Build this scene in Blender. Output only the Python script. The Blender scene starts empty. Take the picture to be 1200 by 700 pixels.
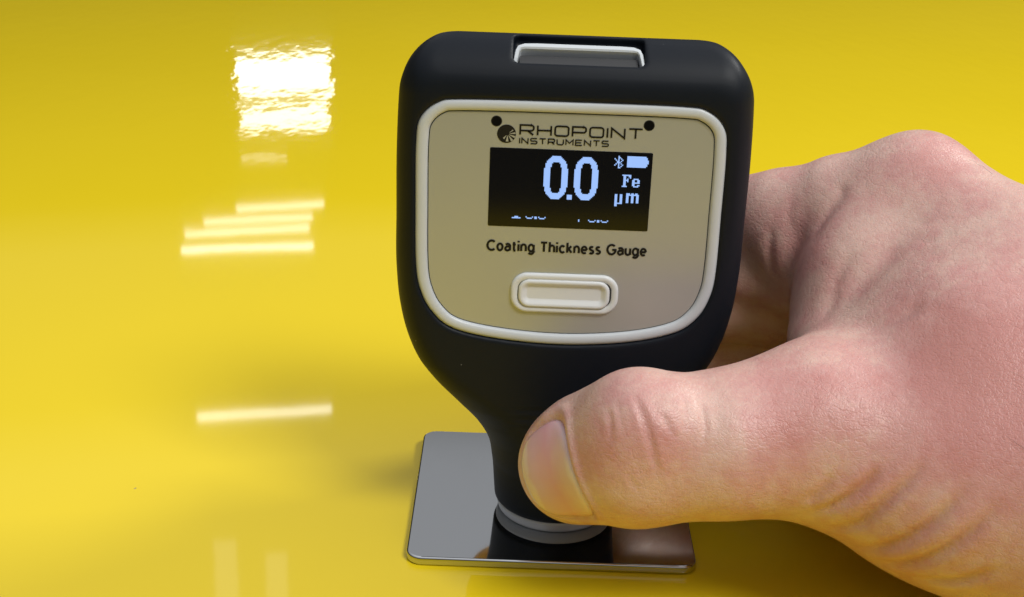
import bpy, bmesh, math, random
import numpy as np
from mathutils import Matrix, Vector
scene = bpy.context.scene
COL = scene.collection
S = 0.00087                                # one drawing unit in metres (the plate is 60 units, 52 mm, wide)

# ---------------------------------------------------------------- camera
cam_data = bpy.data.cameras.new('camera'); cam = bpy.data.objects.new('camera', cam_data); COL.objects.link(cam)
right = Vector((0.99931158, 0.01222673, 0.03502662)); up = Vector((-0.03706294, 0.3708029, 0.92797174)); fwd = Vector((0.00164192, 0.9286311, -0.37100079))
m = Matrix((right, up, -fwd)).transposed().to_4x4(); m.translation = Vector((-0.00915139, -0.24231742, 0.14057274))
cam.matrix_world = m
cam_data.sensor_width = 36; cam_data.lens = 50.787; cam_data.clip_start = 0.005; cam_data.clip_end = 100
cam_data.dof.use_dof = True; cam_data.dof.focus_distance = 0.262; cam_data.dof.aperture_fstop = 110
scene.camera = cam

# ---------------------------------------------------------------- the room's light: dim walls, paler ceiling
world = bpy.data.worlds.new('World'); scene.world = world; world.use_nodes = True
nt = world.node_tree; bg = nt.nodes['Background']
geo = nt.nodes.new('ShaderNodeTexCoord'); sep = nt.nodes.new('ShaderNodeSeparateXYZ'); rmp = nt.nodes.new('ShaderNodeValToRGB')
nt.links.new(geo.outputs['Generated'], sep.inputs[0]); nt.links.new(sep.outputs['Z'], rmp.inputs[0]); nt.links.new(rmp.outputs[0], bg.inputs[0])
els = rmp.color_ramp.elements
els[0].position = 0.0; els[0].color = (.10, .10, .10, 1)
els[1].position = 0.95; els[1].color = (.98, 1.0, 1.06, 1)
for p_, c_ in ((.06, (.02, .02, .02)), (.308, (.025, .025, .025)), (.336, (.20, .20, .195)), (.43, (.22, .22, .215)), (.47, (.46, .47, .49)), (.65, (.52, .53, .56))):
    e = els.new(p_); e.color = (*c_, 1)
bg.inputs[1].default_value = 0.9
def area(name, loc, target, sx, sy, watts, color=(1, 1, 1), xdir=None, spread=None):
    d = bpy.data.lights.new(name, 'AREA'); d.shape = 'RECTANGLE'; d.size = sx; d.size_y = sy; d.energy = watts; d.color = color
    o = bpy.data.objects.new(name, d); COL.objects.link(o)
    z = (Vector(loc) - Vector(target)).normalized(); x = Vector(xdir) if xdir else Vector((0, 0, 1)).cross(z)
    y = z.cross(x).normalized(); x = y.cross(z).normalized()
    mm = Matrix((x, y, z)).transposed().to_4x4(); mm.translation = Vector(loc); o.matrix_world = mm
    return o
area('workshop_lamp', (0.50, -0.57, .95), (0, 0, .03), .40, .34, 9.6, (1, .985, .95))
area('workshop_lamp', (0.95, .50, .95), (0.1, .25, 0), .40, .30, 10.5, (1, .985, .95))
for name, c, xd, tg, lx, sy, rad in [
    ('wall_lightbox', (-0.543, 3.0, 0.626), (0.9966, 0.0, -0.0824), (-0.1018, 0.3203, 0.0), .215, .088, 4.0),
    ('wall_lightbox', (-0.543, 3.0, 0.728), (0.9966, 0.0, -0.0824), (-0.1018, 0.3203, 0.0), .205, .055, 4.0),
    ('dim_lightbox', (-0.5934, 3.0, 0.8256), (0.9953, 0, -0.0967), (-0.0942, 0.2294, 0.0), .105, .016, 1.0),
    ('ceiling_tube', (-0.8415, 4.6697, 1.5), (0.9519, 0.3063, 0.0), (-0.0806, 0.1785, 0.0), .31, .018, 4),
    ('ceiling_tube', (-0.8943, 4.5203, 1.5), (0.9643, 0.2649, 0.0), (-0.0851, 0.1657, 0.0), .375, .017, 4),
    ('ceiling_tube', (-0.9114, 4.4048, 1.5), (0.9649, 0.2625, 0.0), (-0.0866, 0.1558, 0.0), .42, .0175, 4.2),
    ('ceiling_tube', (-0.8785, 4.2319, 1.5), (0.974, 0.2264, 0.0), (-0.0838, 0.141, 0.0), .43, .022, 5),
    ('ceiling_tube', (-0.6124, 3.021, 1.5), (0.9661, 0.2582, 0.0), (-0.061, 0.0373, 0.0), .335, .022, 5),
    ('roof_light', (-0.5584, 2.2375, 1.5), (0.2076, -0.9782, 0), (-0.0561, -0.0301, 0), .19, .046, .64),
    ('roof_light', (-0.4545, 2.228, 1.5), (0.1703, -0.9854, 0), (-0.0473, -0.0309, 0), .16, .0425, .62)]:
    area(name, c, tg, lx, sy, rad * math.pi * lx * sy, (1, 1, .98), xd)
scene.view_settings.view_transform = 'Standard'; scene.view_settings.look = 'None'
scene.view_settings.exposure = -0.05; scene.view_settings.gamma = 1; scene.view_settings.use_curve_mapping = False
scene.cycles.use_denoising = True; scene.cycles.max_bounces = 8
# ---------------------------------------------------------------- implicit-surface helpers (lengths in units of S metres)
def cone(P, a, b, ra, rb):
    """exact distance to a round cone (two spheres and their common tangent cone)"""
    a = np.asarray(a, np.float32); b = np.asarray(b, np.float32); ba = b - a; pa = P - a
    l2 = max(float(ba @ ba), 1e-6); rr = ra - rb; a2 = l2 - rr * rr
    if a2 <= 1e-4:
        c, r = (a, ra) if ra > rb else (b, rb); d = P - c; return np.sqrt(np.einsum('ij,ij->i', d, d)) - r
    il2 = 1 / l2; y = pa @ ba; z = y - l2; q = pa * l2 - y[:, None] * ba; x2 = np.einsum('ij,ij->i', q, q)
    y2 = y * y * l2; z2 = z * z * l2; k = np.sign(rr) * rr * rr * x2
    mid = (np.sqrt(x2 * a2 * il2) + y * rr) * il2 - ra
    return np.where(np.sign(z) * a2 * z2 > k, np.sqrt(x2 + z2) * il2 - rb, np.where(np.sign(y) * a2 * y2 < k, np.sqrt(x2 + y2) * il2 - ra, mid))
def smin(a, b, k):
    h = np.clip(.5 + .5 * (b - a) / k, 0, 1)
    return b + (a - b) * h - k * h * (1 - h)
def smax(a, b, k): return -smin(-a, -b, k)
def rmax(a, b, r):
    u = np.maximum(a + r, 0); v = np.maximum(b + r, 0)
    return np.minimum(np.maximum(a + r, b + r), 0) + np.sqrt(u * u + v * v) - r
def spline_loop(pts, n=10):
    pts = np.asarray(pts, float); out = []
    m = len(pts)
    for i in range(m):
        p0, p1, p2, p3 = pts[i - 1], pts[i], pts[(i + 1) % m], pts[(i + 2) % m]
        for t in np.linspace(0, 1, n, endpoint=False):
            out.append(.5 * (2 * p1 + (p2 - p0) * t + (2 * p0 - 5 * p1 + 4 * p2 - p3) * t * t + (3 * p1 - p0 - 3 * p2 + p3) * t ** 3))
    return np.array(out)
def poly_sdf(x, z, poly):
    d = np.full(x.shape, 1e9, np.float32); s = np.ones(x.shape, np.float32)
    m = len(poly)
    for i in range(m):
        ax, az = poly[i]; bx, bz = poly[i - 1]
        ex, ez = bx - ax, bz - az; wx, wz = x - ax, z - az
        t = np.clip((wx * ex + wz * ez) / (ex * ex + ez * ez), 0, 1)
        d = np.minimum(d, (wx - ex * t) ** 2 + (wz - ez * t) ** 2)
        c1 = z >= az; c2 = z < bz; c3 = ex * wz > ez * wx
        flip = (c1 & c2 & c3) | (~c1 & ~c2 & ~c3)
        s = np.where(flip, -s, s)
    return s * np.sqrt(d)
def smooth_interp(zq, zs, vs):
    zs = np.asarray(zs, float); vs = np.asarray(vs, float)
    m = np.gradient(vs, zs)
    i = np.clip(np.searchsorted(zs, zq) - 1, 0, len(zs) - 2)
    h = zs[i + 1] - zs[i]; t = np.clip((zq - zs[i]) / h, 0, 1)
    return ((2*t**3 - 3*t**2 + 1) * vs[i] + (t**3 - 2*t**2 + t) * h * m[i] + (-2*t**3 + 3*t**2) * vs[i + 1] + (t**3 - t**2) * h * m[i + 1]).astype(np.float32)
AX = 0.8                                   # the gauge's own axis
WZ = [0, 4, 8, 14.3, 20.4, 25, 29.8, 34.9, 40.6, 46.3, 52.9, 60.3, 72, 85, 94, 100, 112]
WV = [12.9, 13.0, 13.3, 13.9, 15.1, 17.6, 21.6, 25.9, 29.6, 31.9, 33.4, 34.1, 34.2, 34.2, 33.9, 33.5, 33.0]
BEZ = [(-29.3, 87), (-29.3, 75), (-29.1, 63), (-28.2, 57.2), (-25.8, 52.5), (-21.5, 49.1), (-12.6, 47.2), (0, 46.4), (13.1, 47.4), (22.4, 49.8), (26.7, 53.2), (28.9, 57.9), (29.6, 63.4), (29.6, 75), (29.5, 87),
       (28.7, 92.0), (25.4, 95.1), (20.2, 95.9), (0, 96.0), (-20.2, 95.8), (-25.2, 95.0), (-28.5, 91.8)]
BEZ = spline_loop(BEZ, 8)
NT = (np.array([-9.2, 105.6]), np.array([.88, .47]), np.array([-.47, .88]))      # notch in the top: point, along, outward (y, z)
def boot_sdf(P, notch=True):
    x = P[:, 0] - AX; y = P[:, 1]; z = P[:, 2]
    wv = smooth_interp(z, WZ, WV); sl = (smooth_interp(z + .5, WZ, WV) - wv) / .5
    A = (np.abs(x) - wv) / np.sqrt(1 + sl * sl)
    hd = np.clip((z - 18) / 30, 0, 1); hd = hd * hd * (3 - 2 * hd)
    B = np.abs(y) - (13.1 + (15.0 - 13.1) * hd)
    r = (12.95 + (6.5 - 12.95) * np.clip((z - 14) / 26, 0, 1)).astype(np.float32)
    top = z - 106.9 + .22 * np.maximum(y + 5, 0)
    g = rmax(A, top.astype(np.float32), 11.0)
    f = rmax(g, B, r)
    f = rmax(f, rmax(top.astype(np.float32), (np.abs(y) - 15.0).astype(np.float32), 11.0), 1.0)
    f = rmax(f, (4.35 - z).astype(np.float32), 1.2)
    if notch:
        for z0 in (27.0, 29.2, 31.4): f = f + .22 * np.exp(-((z - z0) / .38) ** 2) * np.clip((11 - np.abs(x)) / 3, 0, 1) * (y < 0)      # grip ridges on the neck
        E = poly_sdf(x + AX, z, BEZ)
        rec = np.maximum(E, y + 13.2)
        f = smax(f, -rec, .9)
        s = (y - NT[0][0]) * NT[1][0] + (z - NT[0][1]) * NT[1][1]; h = (y - NT[0][0]) * NT[2][0] + (z - NT[0][1]) * NT[2][1]
        n = rmax(rmax(np.abs(x) - 12.3, np.abs(s + .45) - 3.85, 1.2), -h - 3.0, .5)
        f = smax(f, -n, .5)
    return f
def surface_net(f, lo, hi, h, blk=8):
    lo = np.asarray(lo, np.float32); n = (np.ceil((np.asarray(hi) - lo) / h / blk).astype(int)) * blk
    nb = n // blk
    V = np.empty(tuple(n), np.float32)
    bi = np.stack(np.meshgrid(*[np.arange(k) for k in nb], indexing='ij'), -1).reshape(-1, 3)
    cv = f((lo + (bi * blk + (blk - 1) / 2) * h).astype(np.float32))
    V4 = V.reshape(nb[0], blk, nb[1], blk, nb[2], blk)
    V4[...] = np.sign(cv).reshape(tuple(nb))[:, None, :, None, :, None] * 9
    act = bi[np.abs(cv) < blk * h * 1.5]
    off = np.stack(np.meshgrid(*[np.arange(blk)] * 3, indexing='ij'), -1).reshape(-1, 3)
    for c in range(0, len(act), 1500):
        b = act[c:c + 1500]
        I = (b[:, None, :] * blk + off[None]).reshape(-1, 3)
        V[I[:, 0], I[:, 1], I[:, 2]] = f((lo + I * h).astype(np.float32))
    S_ = V < 0
    c = [S_[i:n[0]-1+i, j:n[1]-1+j, k:n[2]-1+k] for i in (0, 1) for j in (0, 1) for k in (0, 1)]
    any_ = c[0].copy(); all_ = c[0].copy()
    for q in c[1:]: any_ |= q; all_ &= q
    cells = np.argwhere(any_ & ~all_)
    idx = np.full(tuple(n - 1), -1, np.int32); idx[cells[:, 0], cells[:, 1], cells[:, 2]] = np.arange(len(cells))
    co = np.array([(i, j, k) for i in (0, 1) for j in (0, 1) for k in (0, 1)])
    cvv = np.stack([V[cells[:, 0] + o[0], cells[:, 1] + o[1], cells[:, 2] + o[2]] for o in co], 1)
    acc = np.zeros((len(cells), 3)); cnt = np.zeros(len(cells))
    for a in range(8):
        for b in range(a + 1, 8):
            if np.abs(co[a] - co[b]).sum() == 1:
                m = (cvv[:, a] < 0) != (cvv[:, b] < 0)
                t = cvv[m, a] / (cvv[m, a] - cvv[m, b])
                acc[m] += co[a] + t[:, None] * (co[b] - co[a]); cnt[m] += 1
    verts = lo + (cells + acc / cnt[:, None]) * h
    quads = []
    for ax in range(3):
        o = [0, 0, 0]; o[ax] = 1
        u, v = [(1, 2), (2, 0), (0, 1)][ax]
        A = S_[:n[0]-o[0], :n[1]-o[1], :n[2]-o[2]]; B = S_[o[0]:, o[1]:, o[2]:]
        for flip in (False, True):
            e = np.argwhere((A & ~B) if not flip else (~A & B))
            e = e[(e[:, u] > 0) & (e[:, v] > 0) & (e[:, u] < n[u]-1) & (e[:, v] < n[v]-1)]
            q = []
            for du, dv in ((1, 1), (0, 1), (0, 0), (1, 0)):
                w_ = e.copy(); w_[:, u] -= du; w_[:, v] -= dv
                q.append(idx[w_[:, 0], w_[:, 1], w_[:, 2]])
            q = np.stack(q if not flip else q[::-1], 1)
            quads.append(q[(q >= 0).all(1)])
    return verts, np.concatenate(quads)
def grad(f, P, e=.05):
    P = P.astype(np.float32); g = np.empty(P.shape, np.float32)
    for i in range(3):
        d = np.zeros(3, np.float32); d[i] = e
        g[:, i] = (f(P + d) - f(P - d)) / (2 * e)
    return g
def project(f, P, it=2):
    for _ in range(it):
        g = grad(f, P); P = P - np.clip(f(P.astype(np.float32)), -.6, .6)[:, None] * g / np.maximum((g * g).sum(1), .05)[:, None]
    return P
# ---------------------------------------------------------------- materials
def mat(name, base=(.5, .5, .5), rough=.5, metal=0, **kw):
    m = bpy.data.materials.new(name); m.use_nodes = True; b = m.node_tree.nodes['Principled BSDF']
    b.inputs['Base Color'].default_value = (*base, 1); b.inputs['Roughness'].default_value = rough; b.inputs['Metallic'].default_value = metal
    for k, v in kw.items(): b.inputs[k.replace('_', ' ')].default_value = v
    return m
def node(m, kind, **kw):
    n = m.node_tree.nodes.new(kind)
    for k, v in kw.items():
        if k in n.inputs: n.inputs[k].default_value = v
        else: setattr(n, k, v)
    return n
def link(m, a, b): m.node_tree.links.new(a, b)
def bsdf(m): return m.node_tree.nodes['Principled BSDF']
def noise(m, scale, detail=3, rough=.5, vec=None):
    n = node(m, 'ShaderNodeTexNoise', Scale=scale, Detail=detail, Roughness=rough)
    link(m, vec if vec else coord(m), n.inputs['Vector']); return n
def coord(m):
    for n in m.node_tree.nodes:
        if n.type == 'TEX_COORD': return n.outputs['Object']
    return node(m, 'ShaderNodeTexCoord').outputs['Object']
def ramp(m, fac, stops):
    r = node(m, 'ShaderNodeValToRGB'); link(m, fac, r.inputs[0]); e = r.color_ramp.elements
    e[0].position, e[0].color = stops[0][0], (*stops[0][1], 1); e[1].position, e[1].color = stops[-1][0], (*stops[-1][1], 1)
    for p, c in stops[1:-1]: q = e.new(p); q.color = (*c, 1)
    return r.outputs[0]
def bump(m, h, strength, dist, prev=None):
    b = node(m, 'ShaderNodeBump', Strength=strength, Distance=dist); link(m, h, b.inputs['Height'])
    if prev: link(m, prev, b.inputs['Normal'])
    return b.outputs[0]

PAINT = mat('yellow_paint', (.80, .585, .016), .5, Specular_IOR_Level=0, Coat_Weight=1, Coat_Roughness=.038, Coat_IOR=1.5)
mpn = node(PAINT, 'ShaderNodeMapping'); mpn.inputs['Scale'].default_value = (1, .42, 1); link(PAINT, coord(PAINT), mpn.inputs[0]); n1 = noise(PAINT, 150, 2, .5, mpn.outputs[0]); n2 = noise(PAINT, 9, 2)
sp = node(PAINT, 'ShaderNodeSeparateXYZ'); link(PAINT, coord(PAINT), sp.inputs[0])      # the orange peel is rougher towards the far side
pr = node(PAINT, 'ShaderNodeMapRange'); link(PAINT, sp.outputs['Y'], pr.inputs[0])
for k_, v_ in (('From Min', .21), ('From Max', .29), ('To Min', .05), ('To Max', 1)): pr.inputs[k_].default_value = v_
b1 = bump(PAINT, n2.outputs[0], .05, .002); bn = node(PAINT, 'ShaderNodeBump', Distance=.00022); link(PAINT, n1.outputs[0], bn.inputs['Height']); link(PAINT, b1, bn.inputs['Normal'])
ps = node(PAINT, 'ShaderNodeMath', operation='MULTIPLY'); link(PAINT, pr.outputs[0], ps.inputs[0]); ps.inputs[1].default_value = .34; link(PAINT, ps.outputs[0], bn.inputs['Strength'])
link(PAINT, bn.outputs[0], bsdf(PAINT).inputs['Coat Normal'])
n3 = noise(PAINT, 4, 3); pc = ramp(PAINT, n3.outputs[0], [(.3, (.785, .582, .008)), (.7, (.81, .60, .014))])
pv = node(PAINT, 'ShaderNodeTexVoronoi', Scale=75); link(PAINT, coord(PAINT), pv.inputs['Vector'])          # a few specks of dust
pm = node(PAINT, 'ShaderNodeMath', operation='LESS_THAN'); link(PAINT, pv.outputs['Distance'], pm.inputs[0]); pm.inputs[1].default_value = .028
pn = noise(PAINT, 60, 1); pg = node(PAINT, 'ShaderNodeMath', operation='GREATER_THAN'); link(PAINT, pn.outputs[0], pg.inputs[0]); pg.inputs[1].default_value = .62
pp = node(PAINT, 'ShaderNodeMath', operation='MULTIPLY'); link(PAINT, pm.outputs[0], pp.inputs[0]); link(PAINT, pg.outputs[0], pp.inputs[1])
px_ = node(PAINT, 'ShaderNodeMixRGB'); link(PAINT, pp.outputs[0], px_.inputs[0]); link(PAINT, pc, px_.inputs[1]); px_.inputs[2].default_value = (.33, .27, .12, 1)
link(PAINT, px_.outputs[0], bsdf(PAINT).inputs['Base Color'])

STEEL = mat('polished_steel', (.56, .57, .575), .045, 1)
n1 = noise(STEEL, 60, 4); r = node(STEEL, 'ShaderNodeMapRange'); r.inputs['To Min'].default_value = .03; r.inputs['To Max'].default_value = .085
mps = node(STEEL, 'ShaderNodeMapping'); mps.inputs['Scale'].default_value = (14, .5, 1); mps.inputs['Rotation'].default_value = (0, 0, .5); link(STEEL, coord(STEEL), mps.inputs[0]); ns = noise(STEEL, 260, 3, .6, mps.outputs[0]); av = node(STEEL, 'ShaderNodeMath', operation='MULTIPLY'); link(STEEL, n1.outputs[0], av.inputs[0]); link(STEEL, ns.outputs[0], av.inputs[1]); r.inputs['From Max'].default_value = .5
link(STEEL, av.outputs[0], r.inputs[0]); link(STEEL, r.outputs[0], bsdf(STEEL).inputs['Roughness'])
n2 = noise(STEEL, 14, 2); link(STEEL, bump(STEEL, n2.outputs[0], .06, .001), bsdf(STEEL).inputs['Normal'])

RUBBER = mat('black_rubber', (.004, .0065, .011), .50, Specular_IOR_Level=.22)
n1 = noise(RUBBER, 6000, 2); link(RUBBER, bump(RUBBER, n1.outputs[0], .25, .00003), bsdf(RUBBER).inputs['Normal'])
v = node(RUBBER, 'ShaderNodeTexVoronoi', Scale=420); link(RUBBER, coord(RUBBER), v.inputs['Vector'])
mk = node(RUBBER, 'ShaderNodeMath', operation='LESS_THAN'); link(RUBBER, v.outputs['Distance'], mk.inputs[0]); mk.inputs[1].default_value = .045
n4 = noise(RUBBER, 300, 1); g2 = node(RUBBER, 'ShaderNodeMath', operation='GREATER_THAN'); link(RUBBER, n4.outputs[0], g2.inputs[0]); g2.inputs[1].default_value = .60
mm = node(RUBBER, 'ShaderNodeMath', operation='MULTIPLY'); link(RUBBER, mk.outputs[0], mm.inputs[0]); link(RUBBER, g2.outputs[0], mm.inputs[1])
link(RUBBER, ramp(RUBBER, mm.outputs[0], [(0, (.004, .0065, .011)), (1, (.16, .16, .16))]), bsdf(RUBBER).inputs['Base Color'])

SHELL = mat('grey_white_plastic', (.55, .585, .61), .38)
n1 = noise(SHELL, 5000, 2); link(SHELL, bump(SHELL, n1.outputs[0], .15, .00002), bsdf(SHELL).inputs['Normal'])
FACE = mat('champagne_face', (.46, .475, .44), .42, .5)
n1 = noise(FACE, 9000, 2); link(FACE, bump(FACE, n1.outputs[0], .3, .00002), bsdf(FACE).inputs['Normal'])
KEY = mat('off_white_button', (.68, .70, .70), .40)
INK = mat('black_ink', (.012, .011, .009), .5, Specular_IOR_Level=.2)
HOLE = mat('dark_hole', (.004, .004, .004), .7, Specular_IOR_Level=.05)
GLASS = mat('display_glass', (.004, .004, .0045), .10, Specular_IOR_Level=.32)
LED = mat('blue_white_pixels', (.02, .03, .05), .4)
bsdf(LED).inputs['Emission Color'].default_value = (.33, .53, 1.0, 1); bsdf(LED).inputs['Emission Strength'].default_value = 1.0
INSERT = mat('dark_grey_plastic', (.035, .036, .038), .45)
PROBE = mat('satin_grey_ring', (.56, .57, .58), .36, .15)

# ---------------------------------------------------------------- building helpers
def empty(name, loc):
    o = bpy.data.objects.new(name, None); o.empty_display_size = .01; o.location = [c * S for c in loc]; COL.objects.link(o); return o
def org(p):
    o = Vector((0, 0, 0))
    while p: o += p.location; p = p.parent
    return np.array(o) / S
def obj(name, V, F, material, parent=None, smooth=True, loc=None):
    V = np.asarray(V, float); base = org(parent) if parent else np.zeros(3)
    at = np.array(loc, float) if loc is not None else base
    me = bpy.data.meshes.new(name); me.from_pydata([tuple(v) for v in (V - at) * S], [], [tuple(int(i) for i in f) for f in F]); me.update()
    me.materials.append(material)
    if smooth: me.polygons.foreach_set('use_smooth', [True] * len(me.polygons))
    o = bpy.data.objects.new(name, me); COL.objects.link(o); o.location = (at - base) * S
    if parent: o.parent = parent
    return o
def tag(o, label, cat=None):
    o['label'] = label
    if cat: o['category'] = cat
class MB:
    def __init__(s): s.V = []; s.F = []
    def add(s, V, F):
        k = len(s.V); s.V += [tuple(v) for v in V]; s.F += [tuple(i + k for i in f) for f in F]
    def quad(s, a, b, c, d): s.add([a, b, c, d], [(0, 1, 2, 3)])
    def plate(s, outline, y0, y1, bev=0.0):
        """closed (x, z) outline extruded along y from y1 (back) to y0 (front, smaller y), optional front bevel"""
        P = np.asarray(outline, float); n = len(P); c = P.mean(0)
        area2 = np.sum(P[:, 0] * np.roll(P[:, 1], -1) - np.roll(P[:, 0], -1) * P[:, 1])
        if area2 < 0: P = P[::-1]
        rings = [(P, y1)]
        if bev:
            for a in (0, 30, 60, 90):
                t = math.radians(a); rings.append((offset(P, -bev * (1 - math.cos(t))), y0 + bev - bev * math.sin(t)))
        else: rings.append((P, y0))
        V = []; F = []
        for Q, y in rings: V += [(q[0], y, q[1]) for q in Q]
        for r in range(len(rings) - 1):
            for i in range(n):
                j = (i + 1) % n; F.append((r * n + i, r * n + j, (r + 1) * n + j, (r + 1) * n + i))
        F.append(tuple((len(rings) - 1) * n + i for i in range(n)))
        F.append(tuple(reversed(range(n))))
        s.add(V, F)
    def build(s, name, m, parent=None, smooth=False, loc=None): return obj(name, s.V, s.F, m, parent, smooth, loc)
def offset(P, d):
    """move a counter-clockwise closed outline outward by d"""
    P = np.asarray(P, float); t = np.roll(P, -1, 0) - np.roll(P, 1, 0); t /= np.maximum(np.linalg.norm(t, axis=1), 1e-9)[:, None]
    return P + d * np.stack([t[:, 1], -t[:, 0]], 1)
def rrect(cx, cz, w, h, r, n=8):
    out = []
    for sx, sz, a0 in ((1, -1, -90), (1, 1, 0), (-1, 1, 90), (-1, -1, 180)):
        for k in range(n + 1):
            a = math.radians(a0 + 90 * k / n); out.append((cx + sx * (w / 2 - r) + r * math.cos(a), cz + sz * (h / 2 - r) + r * math.sin(a)))
    return np.array(out)
def circle(cx, cz, r, n=32): return np.array([(cx + r * math.cos(2 * math.pi * k / n), cz + r * math.sin(2 * math.pi * k / n)) for k in range(n)])
def sweep_loop(outline, profile):
    """profile: list of (outward offset, y); sweeps it round a closed counter-clockwise outline"""
    rings = [[(q[0], y, q[1]) for q in offset(outline, d)] for d, y in profile]
    n = len(outline); V = [v for r in rings for v in r]; F = []
    for r in range(len(rings) - 1):
        for i in range(n):
            j = (i + 1) % n; F.append((r * n + i, r * n + j, (r + 1) * n + j, (r + 1) * n + i))
    return V, F
def lathe(prof, cx, cy, n=72):
    V = []; F = []
    for r, z in prof:
        for k in range(n): a = 2 * math.pi * k / n; V.append((cx + r * math.cos(a), cy + r * math.sin(a), z))
    for q in range(len(prof) - 1):
        for k in range(n): j = (k + 1) % n; F.append((q * n + k, q * n + j, (q + 1) * n + j, (q + 1) * n + k))
    return V, F
def ribbon(mb, pts, w, y0, closed=False):
    """flat stroke of width w along (x, z) points, facing the viewer"""
    P = np.asarray(pts, float); n = len(P); L = []; R = []
    for i in range(n):
        a = P[i] - P[i - 1] if (i > 0 or closed) else P[1] - P[0]
        b = P[(i + 1) % n] - P[i] if (i < n - 1 or closed) else P[-1] - P[-2]
        a = a / (np.linalg.norm(a) + 1e-9); b = b / (np.linalg.norm(b) + 1e-9)
        t = a + b; t = t / (np.linalg.norm(t) + 1e-9); nn = np.array([-t[1], t[0]]); k = max(.45, abs(nn @ np.array([-a[1], a[0]])))
        L.append(P[i] + nn * w / 2 / k); R.append(P[i] - nn * w / 2 / k)
    V = [(q[0], y0, q[1]) for q in L] + [(q[0], y0, q[1]) for q in R]; F = []
    for i in range(n if closed else n - 1): j = (i + 1) % n; F.append((n + i, n + j, j, i))
    mb.add(V, F)

# ---------------------------------------------------------------- the surface: a big glossy yellow painted panel
bm = bmesh.new()
EDGE = -.205                                  # the near edge rolls down just in front of the photographer
prof = [(EDGE - .012, -.060), (EDGE - .012, -.014)] + [(EDGE - .012 * math.sin(math.radians(q)), -.012 + .012 * math.cos(math.radians(q))) for q in (75, 60, 45, 30, 15, 0)] + [(EDGE + .02 + 2.0 * j / 20, 0) for j in range(21)]
N = 24; grid = [[bm.verts.new((-1.2 + 2.4 * i / N, y, z)) for y, z in prof] for i in range(N + 1)]
for i in range(N):
    for j in range(len(prof) - 1): bm.faces.new((grid[i][j], grid[i + 1][j], grid[i + 1][j + 1], grid[i][j + 1])).smooth = True
me = bpy.data.meshes.new('yellow_panel'); bm.to_mesh(me); bm.free(); me.materials.append(PAINT)
panel = bpy.data.objects.new('yellow_panel', me); COL.objects.link(panel); panel['kind'] = 'structure'; panel['label'] = 'glossy yellow painted metal panel under everything'

# ---------------------------------------------------------------- polished steel plate
def steel_plate():
    P = rrect(0.07, 4.8, 60.0, 57.05, 3.4, 8); V = []; F = []; n = len(P)
    for d, z in ((-.5, .03), (-.12, .2), (0, .5), (0, 1.55), (-.12, 1.85), (-.42, 2.0)):
        V += [(q[0], q[1], z) for q in offset(P, d)]
    for r in range(5):
        for i in range(n): j = (i + 1) % n; F.append((r * n + i, r * n + j, (r + 1) * n + j, (r + 1) * n + i))
    F.append(tuple(5 * n + i for i in range(n))); F.append(tuple(reversed(range(n))))
    o = obj('steel_plate', V, F, STEEL, None, False, (0.07, 4.8, 0)); tag(o, 'thin polished steel plate with rounded corners lying under the gauge', 'plate')
    for i, p in enumerate(o.data.polygons): p.use_smooth = i < 5 * n
    return o
steel_plate()

# ---------------------------------------------------------------- the coating thickness gauge
gauge = empty('coating_thickness_gauge', (AX, 0, 2.0)); tag(gauge, 'black rubber coated coating thickness gauge with lit display reading 0.0', 'gauge')
V, F = surface_net(boot_sdf, (-36, -18, 3), (38, 18, 111), .5)
obj('rubber_boot', project(boot_sdf, V), F, RUBBER, gauge)
YF = -14.0
A2 = np.sum(BEZ[:, 0] * np.roll(BEZ[:, 1], -1) - np.roll(BEZ[:, 0], -1) * BEZ[:, 1]); BZ = BEZ if A2 > 0 else BEZ[::-1]
V, F = sweep_loop(BZ, [(.3, -13.0), (.0, -13.9), (-.25, -14.35), (-.7, -14.6), (-1.3, -14.62), (-1.9, -14.5), (-2.2, -14.2), (-2.35, -13.6)])
obj('bezel', V, [f[::-1] for f in F], SHELL, gauge)
mb = MB(); inner = offset(BZ, -2.46); mb.plate(inner, YF, -13.3, .12); face = mb.build('face_plate', FACE, gauge)
mb = MB(); V, F = sweep_loop(BZ, [(-2.2, -13.75), (-2.8, -13.7)]); mb.add(V, [f[::-1] for f in F]); mb.build('seam', HOLE, gauge)
for x, z in ((-14.2, 91.7), (14.5, 91.9)):
    mb = MB(); mb.plate(circle(x, z, .92, 28), YF - .05, YF + .1); h = mb.build('screw_hole', HOLE, gauge)
    V, F = sweep_loop(circle(x, z, .95, 28), [(.1, YF - .02), (.02, YF - .09), (-.08, YF - .06)]); obj('rim', V, [f[::-1] for f in F], INK, h)
# button: a raised surround, a gap, and the dished key
mb = MB(); V, F = sweep_loop(rrect(.2, 57.4, 21.1, 8.15, 3.3), [(.05, YF + .1), (0, YF - .35), (-.2, YF - .6), (-.5, YF - .68), (-1.0, YF - .62), (-1.3, YF - .45), (-1.42, YF + .1)]); mb.add(V, [f[::-1] for f in F]); btn = mb.build('button', KEY, gauge, True)
mb = MB(); V, F = sweep_loop(rrect(.1, 57.4, 17.9, 5.8, 2.2), [(0.0, YF + .1), (0, YF - .6), (-.12, YF - .85), (-.5, YF - .95), (-.9, YF - .80), (-1.3, YF - .45), (-1.7, YF - .30)]); mb.add(V, [f[::-1] for f in F])
k = offset(rrect(.1, 57.4, 17.9, 5.8, 2.2), -1.7); mb.add([(q[0], YF - .30, q[1]) for q in k], [tuple(range(len(k)))]); mb.build('key_cap', KEY, btn, True)
mb = MB(); mb.plate(rrect(.1, 57.4, 18.6, 6.6, 2.5), YF - .2, YF + .1); mb.build('gap', INSERT, btn)

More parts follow.
